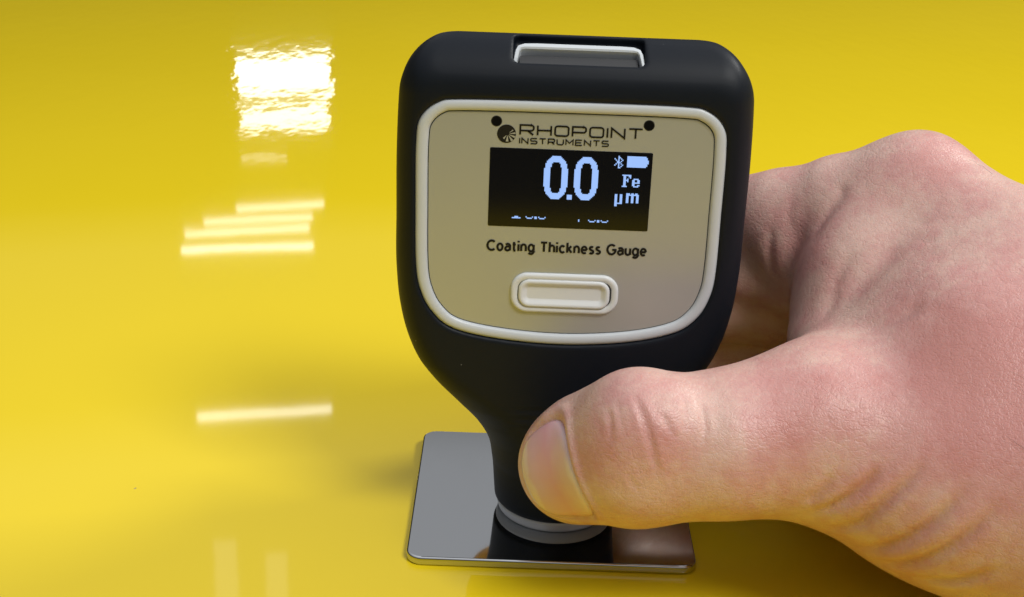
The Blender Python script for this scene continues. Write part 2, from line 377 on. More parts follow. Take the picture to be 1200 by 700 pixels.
# display with its lit pixels
mb = MB(); mb.plate(rrect(.18, 78.74, 30.9, 15.67, .25, 3), YF - .06, YF + .1); disp = mb.build('display', GLASS, gauge)
X0, Z0, PX, PZ = .18 - 15.45, 78.74 + 7.835, 30.9 / 128, 15.67 / 64
def pixels(cells, name):
    mb = MB()
    for c, r in sorted(cells):
        x = X0 + c * PX; z = Z0 - r * PZ; mb.quad((x, YF - .13, z - PZ), (x + PX, YF - .13, z - PZ), (x + PX, YF - .13, z), (x, YF - .13, z))
    return mb.build(name, LED, disp)
def bitmap(rows, c0, r0): return {(c0 + i, r0 + j) for j, row in enumerate(rows) for i, ch in enumerate(row) if ch == '#'}
def zero(c0, c1, r0, r1, st):
    out = set(); cx, cy = (c0 + c1) / 2, (r0 + r1) / 2; a, b = (c1 - c0) / 2, (r1 - r0) / 2
    for c in range(c0, c1):
        for r in range(r0, r1):
            f = lambda A, B: (abs(c + .5 - cx) / A) ** 2.4 + (abs(r + .5 - cy) / B) ** 2.4
            if f(a, b) <= 1 and f(a - st, b - st) > 1: out.add((c, r))
    return out
pixels(zero(43, 62, 5, 40, 4.6) | zero(67, 86, 5, 40, 4.6) | {(c, r) for c in range(62, 66) for r in range(36, 40)}, 'reading')
pixels(bitmap(['...#...', '...##..', '#..#.#.', '.#.#..#', '..##.#.', '..###..', '.#.#.#.', '#..#..#', '...#.#.', '...##..'], 98, 3), 'bluetooth_symbol')
pixels({(c, r) for c in range(108, 123) for r in range(3, 12)} | {(123, r) for r in range(4, 11)} | {(124, r) for r in range(6, 9)}, 'battery_symbol')
pixels(bitmap(['#######.', '.##..##.', '.##...#.', '.##.#...', '.####...', '.##.#...', '.##.....', '.##.....', '.##.....', '####....'], 105, 18) |
       bitmap(['..####..', '.##..##.', '.##..##.', '.######.', '.##.....', '.##..##.', '..####..'], 112, 21), 'metal_type')
pixels(bitmap(['##..##.', '##..##.', '##..##.', '##..##.', '##..##.', '##..##.', '##..##.', '######.', '##.....', '##.....'], 100, 34) |
       bitmap(['###.##.##.', '##########', '##..##..##', '##..##..##', '##..##..##', '##..##..##', '##..##..##', '##..##..##'], 109, 33), 'measuring_unit')
arc = ['#....#', '.####.']
pixels(bitmap(['..###..', '#######'], 19, 55) | bitmap(arc, 30, 55) | bitmap(['##', '##'], 37, 55) | bitmap(arc, 40, 55) | bitmap(['#', '#'], 72, 56) | bitmap(arc, 80, 56) | bitmap(['##', '##'], 87, 56) | bitmap(arc, 90, 56), 'statistics_row')

# printed lettering
def arcpts(cx, cz, r, a0, a1, n=5): return [(cx + r * math.cos(math.radians(a0 + (a1 - a0) * k / n)), cz + r * math.sin(math.radians(a0 + (a1 - a0) * k / n))) for k in range(n + 1)]
RC = .22
def glyph(ch):
    box = arcpts(1 - RC, RC, RC, -90, 0) + arcpts(1 - RC, 1 - RC, RC, 0, 90) + arcpts(RC, 1 - RC, RC, 90, 180) + arcpts(RC, RC, RC, 180, 270)
    bowl = [(0, 0), (0, 1), (1 - RC, 1)] + arcpts(1 - RC, 1 - RC, RC, 90, 0) + arcpts(1 - RC, .42 + RC, RC, 0, -90) + [(0.02, .42)]
    return {'O': [(box, True)], 'P': [(bowl, False)], 'R': [(bowl, False), ([(.55, .42), (.98, 0)], False)],
            'H': [([(0, 0), (0, 1)], False), ([(1, 0), (1, 1)], False), ([(0, .5), (1, .5)], False)], 'I': [([(0, 0), (0, 1)], False)],
            'N': [([(0, 0), (0, 1), (.98, 0), (.98, 1)], False)], 'T': [([(0, 1), (1, 1)], False), ([(.5, 1), (.5, 0)], False)],
            'S': [([(1, 1), (.15, 1), (0, .85), (0, .63), (.15, .5), (.85, .5), (1, .36), (1, .14), (.85, 0), (0, 0)], False)],
            'U': [([(0, 1), (0, .2), (.18, 0), (.82, 0), (1, .2), (1, 1)], False)], 'M': [([(0, 0), (0, 1), (.5, .35), (1, 1), (1, 0)], False)],
            'E': [([(1, 1), (0, 1), (0, 0), (1, 0)], False), ([(0, .5), (.9, .5)], False)]}[ch]
def word(txt, x0, x1, z0, h, st, gap, name, parent):
    wid = [.12 if c == 'I' else (1.12 if c == 'M' else 1) for c in txt]
    u = (x1 - x0 - gap * (len(txt) - 1)) / sum(wid); x = x0; mb = MB()
    for c, wd in zip(txt, wid):
        for pts, cl in glyph(c): ribbon(mb, [(x + st / 2 + px * max(u * wd - st, .001), z0 + st / 2 + pz * (h - st)) for px, pz in pts], st, YF - .09, cl)
        x += u * wd + gap
    return mb.build(name, INK, parent)
word('RHOPOINT', -9.85, 13.5, 89.1, 2.2, .34, .42, 'brand_lettering', face)
word('INSTRUMENTS', -9.85, 7.15, 87.45, 1.25, .23, .26, 'brand_lettering', face)
mb = MB(); mb.plate(circle(-12.25, 89.3, 1.78, 40), YF - .06, YF + .05); logo = mb.build('logo', INK, face)
mb = MB(); px, pz = -12.05, 89.3
for a, w_, r0, r1 in ((8, 7, .35, 1.5), (-22, 8, .3, 1.55), (-55, 9, .3, 1.6), (-92, 10, .3, 1.5), (-128, 8, .35, 1.2), (38, 5, .45, 1.3)):
    p = [(px + r * math.cos(math.radians(a + d)), pz + r * math.sin(math.radians(a + d))) for r, d in ((r0, -w_ * .6), (r1, -w_), (r1, w_), (r0, w_ * .6))]
    mb.add([(q[0], YF - .11, q[1]) for q in p], [(0, 1, 2, 3)])
mb.build('blades', FACE, logo)
def sans(ch):
    # geometric sans drawn as strokes: x-height 1.4, cap height 2.0; returns advance width and strokes
    r, xh = .56, 1.4; cy = xh / 2; O = lambda cx: ([(cx + r * math.cos(math.radians(q)), cy + (xh / 2 - .0) * math.sin(math.radians(q))) for q in range(0, 360, 15)], True)
    A = lambda cx, cz, rx, rz, a0, a1, n=14: [(cx + rx * math.cos(math.radians(a0 + (a1 - a0) * k / n)), cz + rz * math.sin(math.radians(a0 + (a1 - a0) * k / n))) for k in range(n + 1)]
    L = lambda *p: (list(p), False)
    return {'o': (2 * r, [O(r)]), 'a': (1.05, [(A(.53, .42, .53, .42, 90, 270, 9) + [(1.05, .25)], False), L((.53, .84), (1.05, .84)), ([(.1, 1.22)] + A(.52, .95, .53, .45, 120, 0, 9) + [(1.05, 0)], False)]), 'c': (1.85 * r, [(A(r, cy, r, cy, 42, 318), False)]),
            'e': (2 * r, [(A(r, cy, r, cy, 0, 312), False), L((0, cy), (2 * r, cy))]),
            'g': (2 * r, [O(r), (([(2 * r, xh), (2 * r, -.05)] + A(r, -.05, r, .52, 0, -150)), False)]),
            'n': (1.0, [L((0, 0), (0, xh)), ([(0, .8)] + A(.5, .86, .5, .54, 180, 0, 10) + [(1.0, 0)], False)]),
            'h': (1.0, [L((0, 0), (0, 2.1)), ([(0, .8)] + A(.5, .86, .5, .54, 180, 0, 10) + [(1.0, 0)], False)]),
            'u': (1.0, [L((1.0, 0), (1.0, xh)), ([(0, xh)] + A(.5, .54, .5, .54, 180, 360, 10) + [(1.0, .6)], False)]),
            't': (.62, [L((.24, 1.85), (.24, .3), (.34, .06), (.62, .02)), L((-.06, xh - .08), (.64, xh - .08))]),
            'i': (0.02, [L((0, 0), (0, xh)), L((0, 1.78), (0, 2.12))]), 'k': (.95, [L((0, 0), (0, 2.1)), L((.04, .62), (.88, xh)), L((.32, .84), (.95, 0))]),
            's': (.86, [(A(.43, 1.04, .40, .36, 40, 180, 8) + [(.22, .80), (.64, .62)] + A(.43, .36, .42, .36, 25, -150, 9), False)]),
            'C': (1.6, [(A(.92, 1.0, .92, 1.0, 45, 315, 22), False)]), 'G': (1.75, [(A(.92, 1.0, .92, 1.0, 45, 345, 24) + [(1.8, .95), (1.05, .95)], False)]),
            'T': (1.3, [L((-.04, 1.95), (1.34, 1.95)), L((.65, 1.95), (.65, 0))]), ' ': (.38, [])}[ch]
def sans_line(text, x0, x1, z0, st, name, parent):
    gap = .62; tot = sum(sans(c)[0] for c in text) + gap * (len(text) - 1); k = (x1 - x0) / tot; x = 0; mb = MB(); i = 0
    for c in text:
        w_, strokes = sans(c)
        for pts, cl in strokes: ribbon(mb, [(x0 + (x + p[0]) * k, z0 + p[1] * .97) for p in pts], st, YF - .09 - .0008 * (i % 7), cl); i += 1
        x += w_ + gap
    return mb.build(name, INK, parent)
sans_line('Coating Thickness Gauge', -15.2, 15.6, 65.95, .44, 'product_lettering', face)

# notch in the top edge with the white bracket and a grey insert
def nl(x, s, h): y, z = NT[0] + NT[1] * s + NT[2] * h; return (AX + x, y, z)
def bracket():
    mb = MB()
    path = [(-12.1, -4.35), (-11.85, -3.2), (-11.6, -1.6), (-11.2, -.75), (-10.2, -.35), (-8, -.25), (8, -.25), (10.2, -.35), (11.2, -.75), (11.6, -1.6), (11.85, -3.2), (12.1, -4.35)]
    hh0 = [-1.25, -.75, -.35, -.2, -.15, -.15, -.15, -.15, -.2, -.35, -.75, -1.25]
    wd = [.6, .7, .8, 1.05, 1.35, 1.45, 1.45, 1.35, 1.05, .8, .7, .6]; P = np.array(path); n = len(P); rings = []
    for i in range(n):
        t = P[min(i + 1, n - 1)] - P[max(i - 1, 0)]; t /= np.linalg.norm(t); nn = np.array([-t[1], t[0]]); w_ = wd[i] / 2
        rings.append([nl(*(P[i] + nn * a * w_), hh) for a, hh in ((-1, -3.2), (-1, hh0[i] - .3), (-.65, hh0[i]), (.65, hh0[i]), (1, hh0[i] - .3), (1, -3.2))])
    V = [v for r in rings for v in r]; F = []
    for i in range(n - 1):
        for k in range(6): j = (k + 1) % 6; F.append((i * 6 + k, i * 6 + j, (i + 1) * 6 + j, (i + 1) * 6 + k))
    F += [tuple(range(6)), tuple(reversed(range((n - 1) * 6, n * 6)))]
    mb.add(V, F); return mb.build('top_bracket', SHELL, gauge)
br = bracket()
mb = MB(); ins = [(-11.2, -4.15, -2.3), (11.2, -4.15, -2.3), (11.0, -1.6, -1.7), (-11.0, -1.6, -1.7)]
mb.add([nl(*q) for q in ins] + [nl(x, s, -3.1) for x, s, h in ins], [(3, 2, 1, 0), (0, 1, 5, 4), (1, 2, 6, 5), (2, 3, 7, 6), (3, 0, 4, 7)]); mb.build('cover', INSERT, gauge)

# probe at the foot
V, F = lathe([(11.2, 6.0), (12.2, 4.75), (12.5, 4.5), (12.62, 4.25), (12.62, 4.0), (12.52, 3.8), (12.40, 3.2), (12.2, 2.4), (11.95, 2.06), (9.4, 2.02)], AX, 0); probe = obj('probe_collar', V, [f[::-1] for f in F], PROBE, gauge)
V, F = lathe([(9.5, 2.03), (0.01, 2.03)], AX, 0); obj('probe_tip', V, [f[::-1] for f in F], STEEL, probe)
HAND = [
    ('thumb', 5, 0, [([2.1, -30.5, 29.5, 9.3], [13.9, -37.0, 36.8, 10.9]), ([3.5, -30.5, 26.4, 9.2], [14.8, -37.0, 33.2, 11.2]), ([5.6, -32.0, 34.5, 8.8], [13.4, -38.0, 39.7, 9.8]), ([5.5, -24.0, 23.5, 9.5], [14.8, -32.0, 29.6, 10]), ([14.2, -37.5, 36.5, 11.9], [30.6, -38.0, 38.3, 12.2]), ([14.7, -37.5, 34.2, 11.6], [30.7, -38.0, 37.3, 12.2]), ([30.7, -38.0, 38.0, 12.4], [48.0, -34.0, 39.3, 15.2]), ([14.5, -41.0, 43.4, 9.0], [17.0, -41.5, 43.1, 8.8])]),
    ('palm', 9, 8, [([48.0, -34.0, 39.3, 15.2], [73.2, -36.0, 34.2, 21]), ([73.2, -36.0, 34.2, 21], [93.6, -38.0, 33.4, 29]), ([59.1, -20.0, 44.8, 13], [81.0, -24.0, 47.6, 24]), ([73.5, 10.0, 73.4, 12.0], [92.7, -14.0, 60.9, 16]), ([92.7, -14.0, 60.9, 17], [107.3, -32.0, 48.8, 25]), ([69.2, 2.0, 58.4, 14], [86.7, -22.0, 46.9, 24]), ([53.7, -8.0, 47.8, 6.5], [59.6, -1.0, 59.1, 8]), ([59.6, -1.0, 59.1, 8], [66.4, 8.0, 68.2, 10]), ([63, 2, 48, 13], [64, 0, 24, 15]), ([74, 12, 70, 10], [82, 18, 50, 11]), ([82, 18, 50, 11], [84, 16, 32, 11]), ([84, 16, 32, 11], [82, 8, 18, 11]), ([82, 18, 50, 11], [112, -25, 35, 24]), ([84, 16, 32, 11], [112, -28, 30, 24]), ([82, 8, 18, 11], [112, -30, 26, 22]), ([112, -34, 40, 29], [165, -80, 52, 31]), ([165, -80, 52, 31], [220, -128, 60, 36])]),
    ('index', 3, 3.5, [([73.5, 10.0, 73.4, 11.8], [59.3, 15.0, 66.7, 11.8]), ([59.3, 15.0, 66.7, 11.8], [52.2, 18.0, 61.5, 11.5]), ([53.3, 16.0, 56.4, 10.5], [52.6, 18.0, 50.7, 9.5])]),
    ('index_end', 3, 4.5, [([47.8, 20.5, 62.8, 11.2], [37.8, 32.0, 55.7, 11.5]), ([42.2, 24.0, 51.4, 10.5], [38.5, 32.0, 47.9, 10.5]), ([38.2, 33.0, 52.7, 11], [4, 27, 57, 9.5]), ([4, 27, 57, 9.5], [-16, 24, 54, 8.5])]),
    ('middle', 3, 2.5, [([82, 18, 52, 10.5], [50, 27, 43, 11]), ([50, 27, 43, 11], [12, 28, 38, 9.5]), ([12, 28, 38, 9.5], [-10, 22, 36, 8.5])]),
    ('ring', 3, 2.5, [([84, 16, 33, 10.5], [54, 34, 27, 10]), ([54, 34, 27, 10], [18, 32, 24, 9.5]), ([18, 32, 24, 9.5], [-4, 27, 23, 8.5])]),
    ('pinky', 3, 2.5, [([82, 8, 20, 9.5], [58, 30, 13, 9]), ([58, 30, 13, 9], [34, 36, 12, 8.3]), ([34, 36, 12, 8.3], [18, 36, 12, 7.5])]),
]
TIP = [2.7, -30.5, 27.9]
IPJ = [14.4, -37.0, 35.2]
# ---------------------------------------------------------------- the hand
def hand_sdf(P):
    res = None
    for name, k, jk, L in HAND:
        g = None
        for a, b in L:
            d = cone(P, a[:3], b[:3], a[3], b[3]); g = d if g is None else smin(g, d, k)
        res = g if res is None else smin(res, g, jk)
    return smax(res, .15 - boot_sdf(P, False), 1.0)
CREASES = [
    (0.42, 0.55, [(12.3, -45.4, 51.3), (12.6, -46.6, 50.6), (13.1, -47.6, 49.9), (13.5, -48.4, 49.0), (13.9, -49.1, 48.1), (14.3, -49.7, 47.2), (14.7, -50.2, 46.2), (15.0, -50.7, 45.1), (15.4, -51.0, 44.1), (15.7, -51.3, 43.1), (15.9, -51.4, 42.2), (16.1, -51.6, 41.2), (16.4, -51.6, 40.2), (16.6, -51.6, 39.3), (16.8, -51.6, 38.3), (17.0, -51.6, 37.3), (17.3, -51.5, 36.3)]),
    (0.16, 0.45, [(11.5, -51.2, 38.4), (11.8, -51.2, 37.8), (12.1, -51.2, 37.2), (12.4, -51.3, 36.7), (12.7, -51.3, 36.1), (13.1, -51.3, 35.6), (13.5, -51.3, 35.2), (13.9, -51.3, 34.7), (14.4, -51.2, 34.3)]),
    (0.14, 0.4, [(19.2, -51.5, 38.9), (19.3, -51.5, 38.4), (19.4, -51.5, 37.8), (19.6, -51.5, 37.2), (19.7, -51.4, 36.7), (19.7, -51.4, 36.1), (19.8, -51.3, 35.6), (19.8, -51.2, 35.1), (19.9, -51.2, 34.6)]),
    (0.22, 0.5, [(17.2, -48.4, 49.1), (17.4, -48.8, 48.6), (17.7, -49.2, 48.1), (18.0, -49.5, 47.6), (18.3, -49.9, 47.0), (18.6, -50.1, 46.4), (19.0, -50.4, 45.7), (19.5, -50.6, 44.9), (19.9, -50.8, 44.2)]),
    (0.14, 0.5, [(21.3, -45.2, 50.7), (21.3, -46.2, 50.2), (21.3, -47.0, 49.5), (21.4, -47.8, 48.8), (21.3, -48.4, 48.1), (21.3, -49.0, 47.4), (21.2, -49.6, 46.6), (21.0, -50.0, 45.7), (21.0, -50.4, 44.9)]),
    (0.12, 0.4, [(9.1, -45.7, 49.7), (9.4, -46.6, 49.2), (9.6, -47.3, 48.6), (9.8, -48.0, 48.0), (10.0, -48.5, 47.4), (10.2, -49.0, 46.6), (10.3, -49.4, 45.9), (10.4, -49.8, 45.1), (10.4, -50.1, 44.3)]),
    (0.8, 0.9, [(45.5, -48.1, 28.8), (46.8, -49.6, 30.7), (48.3, -50.7, 32.4), (49.7, -51.5, 33.9), (50.9, -52.1, 35.2), (51.9, -52.5, 36.4), (52.8, -52.7, 37.5), (53.5, -52.9, 38.5), (54.1, -53.0, 39.5), (54.6, -52.9, 40.4), (55.0, -52.8, 41.3), (55.2, -52.7, 42.2), (55.6, -52.5, 43.0)]),
    (0.9, 1.0, [(48.8, -45.6, 24.8), (50.3, -48.0, 26.5), (51.8, -49.7, 27.8), (53.1, -51.0, 29.1), (54.1, -52.0, 30.4), (54.8, -52.8, 31.8), (55.5, -53.4, 33.2), (56.4, -53.9, 34.6), (57.3, -54.4, 36.2), (58.4, -54.8, 37.8), (59.5, -55.0, 39.4), (60.5, -55.1, 40.9), (61.4, -55.0, 42.2), (62.1, -54.8, 43.4), (62.8, -54.5, 44.6), (63.6, -54.2, 45.8)]),
    (0.95, 1.0, [(54.9, -45.7, 21.2), (56.4, -49.6, 23.6), (58.0, -52.0, 25.3), (59.3, -53.6, 26.8), (60.5, -54.9, 28.3), (61.6, -55.9, 29.8), (62.6, -56.6, 31.3), (63.7, -57.3, 32.7), (64.7, -57.8, 34.2), (65.6, -58.1, 35.7), (66.6, -58.3, 37.3), (67.5, -58.5, 38.8), (68.4, -58.4, 40.4), (69.3, -58.3, 42.0), (70.3, -58.0, 43.5)]),
    (0.9, 1.0, [(58.9, -44.9, 17.8), (60.1, -50.0, 20.7), (61.7, -52.4, 22.3), (63.1, -54.2, 23.7), (64.4, -55.6, 25.1), (65.6, -56.8, 26.5), (66.7, -57.8, 28.0), (67.9, -58.7, 29.6), (69.1, -59.4, 31.4), (70.3, -60.0, 33.2), (71.4, -60.4, 34.9), (72.5, -60.6, 36.7), (73.5, -60.7, 38.4), (74.6, -60.7, 40.1), (75.7, -60.6, 41.8)]),
    (0.8, 1.0, [(65.9, -51.7, 18.4), (67.5, -54.0, 20.0), (68.9, -55.4, 20.9), (70.2, -56.4, 21.6), (71.3, -57.3, 22.3), (72.4, -58.3, 23.3), (73.6, -59.4, 24.7), (74.8, -60.4, 26.2), (76.0, -61.3, 27.8), (77.3, -62.1, 29.2)]),
    (0.25, 0.5, [(24.1, -45.1, 50.0), (24.3, -46.2, 49.2), (24.6, -47.1, 48.4), (24.8, -47.9, 47.6), (24.9, -48.7, 46.7), (24.9, -49.3, 45.8), (24.7, -49.9, 44.8), (24.6, -50.4, 43.7), (24.4, -50.7, 42.7)]),
    (0.2, 0.5, [(7.7, -45.9, 48.3), (7.9, -46.6, 47.8), (8.1, -47.3, 47.2), (8.2, -47.9, 46.5), (8.3, -48.4, 45.8), (8.3, -48.7, 45.1), (8.3, -49.0, 44.4), (8.2, -49.2, 43.7), (8.1, -49.3, 42.9)]),
    (0.4, 0.9, [(44.2, -50.1, 32.8), (44.8, -50.5, 33.8), (45.5, -50.9, 34.8), (46.1, -51.1, 35.7), (46.6, -51.4, 36.7), (47.0, -51.5, 37.7), (47.4, -51.6, 38.7), (47.7, -51.6, 39.7), (48.1, -51.6, 40.7)]),
    (0.45, 1.5, [(57.0, 5.7, 76.5), (56.7, 5.1, 75.8), (56.4, 4.6, 75.2), (56.1, 4.1, 74.5), (55.7, 3.6, 73.6), (54.9, 3.2, 72.4), (54.0, 2.8, 71.0), (53.1, 2.5, 69.5), (52.3, 2.1, 68.1), (51.8, 1.4, 67.1), (51.2, 0.3, 66.2), (50.8, -0.7, 65.4), (50.3, -1.6, 64.6)]),
    (0.3, 1.4, [(57.9, -9.1, 67.5), (57.0, -9.7, 66.4), (56.0, -10.1, 65.3), (55.2, -10.4, 64.1), (54.4, -10.9, 62.7), (53.8, -11.6, 61.1), (53.4, -12.6, 59.3), (52.9, -13.7, 57.7), (52.2, -14.9, 56.4), (51.4, -16.0, 55.6), (50.6, -16.8, 55.0), (49.8, -17.5, 54.4), (49.0, -18.5, 53.9)]),
    (0.3, 2.0, [(65.7, -11.0, 70.1), (64.6, -11.8, 69.0), (63.5, -12.5, 67.9), (62.5, -13.1, 66.8), (61.4, -13.7, 65.6), (60.2, -14.2, 64.4), (58.9, -14.5, 63.1), (57.8, -14.8, 61.8), (56.7, -15.1, 60.6), (55.8, -15.5, 59.5), (54.9, -16.0, 58.5), (54.1, -16.6, 57.6), (53.2, -17.6, 56.8)]),
    (0.4, 1.5, [(65.8, -31.6, 65.3), (64.3, -31.4, 64.0), (62.9, -31.3, 62.7), (61.3, -31.1, 61.4), (59.7, -30.7, 60.2), (57.9, -30.0, 59.2), (55.9, -29.3, 58.2), (53.8, -28.8, 57.5), (51.5, -29.0, 56.9)]),
    (0.14, 0.9, [(75.2, -11.6, 76.1), (74.1, -11.6, 75.5), (72.9, -11.5, 74.8), (71.8, -11.4, 74.2), (70.8, -10.9, 73.6), (69.8, -10.1, 73.3), (68.8, -9.1, 73.1), (67.8, -8.1, 73.0), (66.7, -7.3, 73.0)]),
    (0.12, 0.8, [(74.8, -16.9, 74.5), (73.7, -16.9, 73.8), (72.5, -16.9, 73.1), (71.4, -16.8, 72.4), (70.4, -16.5, 71.9), (69.6, -15.7, 71.5), (69.0, -14.8, 71.3), (68.3, -13.7, 71.2), (67.7, -12.6, 71.0)]),
    (0.35, 1.1, [(43.9, 9.3, 65.7), (43.8, 9.0, 64.7), (43.8, 8.9, 63.7), (43.7, 8.7, 62.7), (43.7, 8.7, 61.6), (43.8, 8.6, 60.4), (44.0, 8.7, 59.1), (44.2, 8.8, 57.8), (44.5, 8.9, 56.5), (44.8, 9.1, 55.3), (45.2, 9.3, 54.1), (45.6, 9.6, 52.8), (46.0, 9.8, 51.6)]),
    (0.15, 0.9, [(48.0, 11.0, 72.3), (47.7, 10.2, 71.4), (47.4, 9.6, 70.4), (47.2, 9.1, 69.4), (47.1, 8.6, 68.3), (47.2, 8.0, 67.2), (47.5, 7.5, 66.0), (47.9, 7.0, 64.7), (48.2, 6.6, 63.4)]),
]
REDS = [(40.7, -46.7, 49.7, 9, 0.8), (6.3, -48.7, 39.1, 5, 0.5), (14.8, -49.9, 46.9, 8, 0.6), (69.4, -50.8, 52.9, 22, 0.9), (70.8, 0.8, 82.6, 10, 0.5), (-2.6, -38.7, 35.2, 5, 0.6), (77.0, -46.2, 60.9, 18, 0.8), (49.2, 0.8, 61.8, 9, 0.5), ]
HRES = 0.6; NAIL_ROLL = -2; NAIL_S = (-2.0, 7.0, 0.93)
ta = np.array(TIP) - np.array(IPJ); ta /= np.linalg.norm(ta); TIP = np.array(TIP, float)
tn = np.array([.0, -.93, .37]); tn -= ta * (tn @ ta); tn /= np.linalg.norm(tn); tb = np.cross(ta, tn)
if tb[2] < 0: tb = -tb                                   # towards the upper edge of the thumb
ROLL = math.radians(NAIL_ROLL); tn, tb = tn * math.cos(ROLL) - tb * math.sin(ROLL), tb * math.cos(ROLL) + tn * math.sin(ROLL)
def nail_coords(P):
    q = P - TIP; s = q @ ta; n = q @ tn; b = q @ tb
    return s, np.arctan2(b, n), n
SC, SL, PM = NAIL_S
def nail_rho(s, ph):
    u = (s - SC) / SL; v = ph / PM
    return (np.abs(u) ** 3.2 + np.abs(v) ** 3.2) ** (1 / 3.2)
def polydist(P, L):
    L = np.array(L, float); d = np.full(len(P), 1e9); tt = np.zeros(len(P)); n = len(L) - 1
    for i in range(n):
        a, ab = L[i], L[i + 1] - L[i]; t = np.clip((P - a) @ ab / max(ab @ ab, 1e-9), 0, 1)
        e = ((P - a - t[:, None] * ab) ** 2).sum(1); m_ = e < d; d[m_] = e[m_]; tt[m_] = (i + t[m_]) / n
    return np.sqrt(d), tt

SKIN = mat('skin', (.56, .34, .28), .40, Subsurface_Weight=.14, Subsurface_Scale=.0025, Specular_IOR_Level=.5)
bsdf(SKIN).inputs['Subsurface Radius'].default_value = (1, .36, .22)
at_ = node(SKIN, 'ShaderNodeAttribute', attribute_name='flush')
na = noise(SKIN, 130, 4, .6); nb_ = noise(SKIN, 700, 3, .6)
mx = node(SKIN, 'ShaderNodeMath', operation='MULTIPLY_ADD'); link(SKIN, na.outputs[0], mx.inputs[0]); mx.inputs[1].default_value = .85; link(SKIN, at_.outputs['Fac'], mx.inputs[2])
my = node(SKIN, 'ShaderNodeMath', operation='MULTIPLY_ADD'); link(SKIN, nb_.outputs[0], my.inputs[0]); my.inputs[1].default_value = .36; link(SKIN, mx.outputs[0], my.inputs[2])
link(SKIN, ramp(SKIN, my.outputs[0], [(.36, (.66, .46, .385)), (.57, (.62, .39, .33)), (.78, (.57, .295, .265)), (1.0, (.52, .23, .205))]), bsdf(SKIN).inputs['Base Color'])
vz = node(SKIN, 'ShaderNodeTexVoronoi', feature='DISTANCE_TO_EDGE', Scale=1500); 
wob = node(SKIN, 'ShaderNodeMixRGB', blend_type='LINEAR_LIGHT', Fac=.0006); link(SKIN, coord(SKIN), wob.inputs[1]); nw = noise(SKIN, 900, 2); link(SKIN, nw.outputs['Color'], wob.inputs[2]); link(SKIN, wob.outputs[0], vz.inputs['Vector'])
vr = node(SKIN, 'ShaderNodeMapRange'); link(SKIN, vz.outputs['Distance'], vr.inputs[0]); vr.inputs['From Max'].default_value = .16
nf = noise(SKIN, 2600, 3, .6); nl_ = noise(SKIN, 330, 3, .55)
bb = bump(SKIN, nl_.outputs[0], .28, .00045); bb = bump(SKIN, vr.outputs[0], .26, .00010, bb); bb = bump(SKIN, nf.outputs[0], .35, .00010, bb)
mp2 = node(SKIN, 'ShaderNodeMapping'); mp2.inputs['Scale'].default_value = (.55, 1, 1.25); mp2.inputs['Rotation'].default_value = (.3, .5, .2); link(SKIN, wob.outputs[0], mp2.inputs[0])
v2 = node(SKIN, 'ShaderNodeTexVoronoi', feature='DISTANCE_TO_EDGE', Scale=620); link(SKIN, mp2.outputs[0], v2.inputs['Vector'])
r2 = node(SKIN, 'ShaderNodeMapRange'); link(SKIN, v2.outputs['Distance'], r2.inputs[0]); r2.inputs['From Max'].default_value = .12
bw = node(SKIN, 'ShaderNodeBump', Distance=.00016); link(SKIN, r2.outputs[0], bw.inputs['Height']); link(SKIN, bb, bw.inputs['Normal'])
nm = noise(SKIN, 60, 2); ms = node(SKIN, 'ShaderNodeMath', operation='MULTIPLY'); link(SKIN, nm.outputs[0], ms.inputs[0]); ms.inputs[1].default_value = .36; link(SKIN, ms.outputs[0], bw.inputs['Strength'])
link(SKIN, bw.outputs[0], bsdf(SKIN).inputs['Normal'])

V, F = surface_net(hand_sdf, (-28, -168, -2), (260, 50, 100), HRES)
V = project(hand_sdf, V); NRM = grad(hand_sdf, V); NRM /= np.maximum(np.linalg.norm(NRM, axis=1), 1e-6)[:, None]
disp = np.zeros(len(V))
for dp, wd, L in CREASES:
    c_ = np.array(L); lo_, hi_ = c_.min(0) - 7, c_.max(0) + 7
    m_ = np.where(((V > lo_) & (V < hi_)).all(1))[0]
    d, t = polydist(V[m_], L); tap = np.minimum(np.clip(t * 4 + .12, 0, 1), np.clip((1 - t) * 2.2, 0, 1)); tap = tap * tap * (3 - 2 * tap)
    disp[m_] += tap * dp * (-np.exp(-(d / wd) ** 2) + .35 * np.exp(-((d - 2.2 * wd) / (1.5 * wd)) ** 2))
s, ph, nn = nail_coords(V); near = (np.abs(s - SC) < SL * 1.8) & (np.abs(ph) < PM * 1.5) & (nn > 0) & (np.linalg.norm(V - TIP, axis=1) < 26)
rho = nail_rho(s, ph)
prox = np.clip((SC + SL * .55 - s) / (SL * .5), 0, 1)                   # the fold of skin runs round the sides and base, not the free edge
ring = np.exp(-((rho - 1.17) / .11) ** 2) * .5 * prox - np.exp(-((rho - .97) / .06) ** 2) * .6 - .42 * (rho < .95)
disp[near] += ring[near]
V = V + NRM * disp[:, None]
flush = np.zeros(len(V))
for x, y, z, r_, a_ in REDS: flush += a_ * .33 * np.exp(-((V - np.array([x, y, z])) ** 2).sum(1) / r_ ** 2)
hand = obj('hand', V, F, SKIN, None, True, (75, -10, 0)); tag(hand, "bare right hand gripping the gauge's neck with the thumb in front", 'hand')
fa = hand.data.attributes.new('flush', 'FLOAT', 'POINT'); fa.data.foreach_set('value', flush.astype(np.float32))

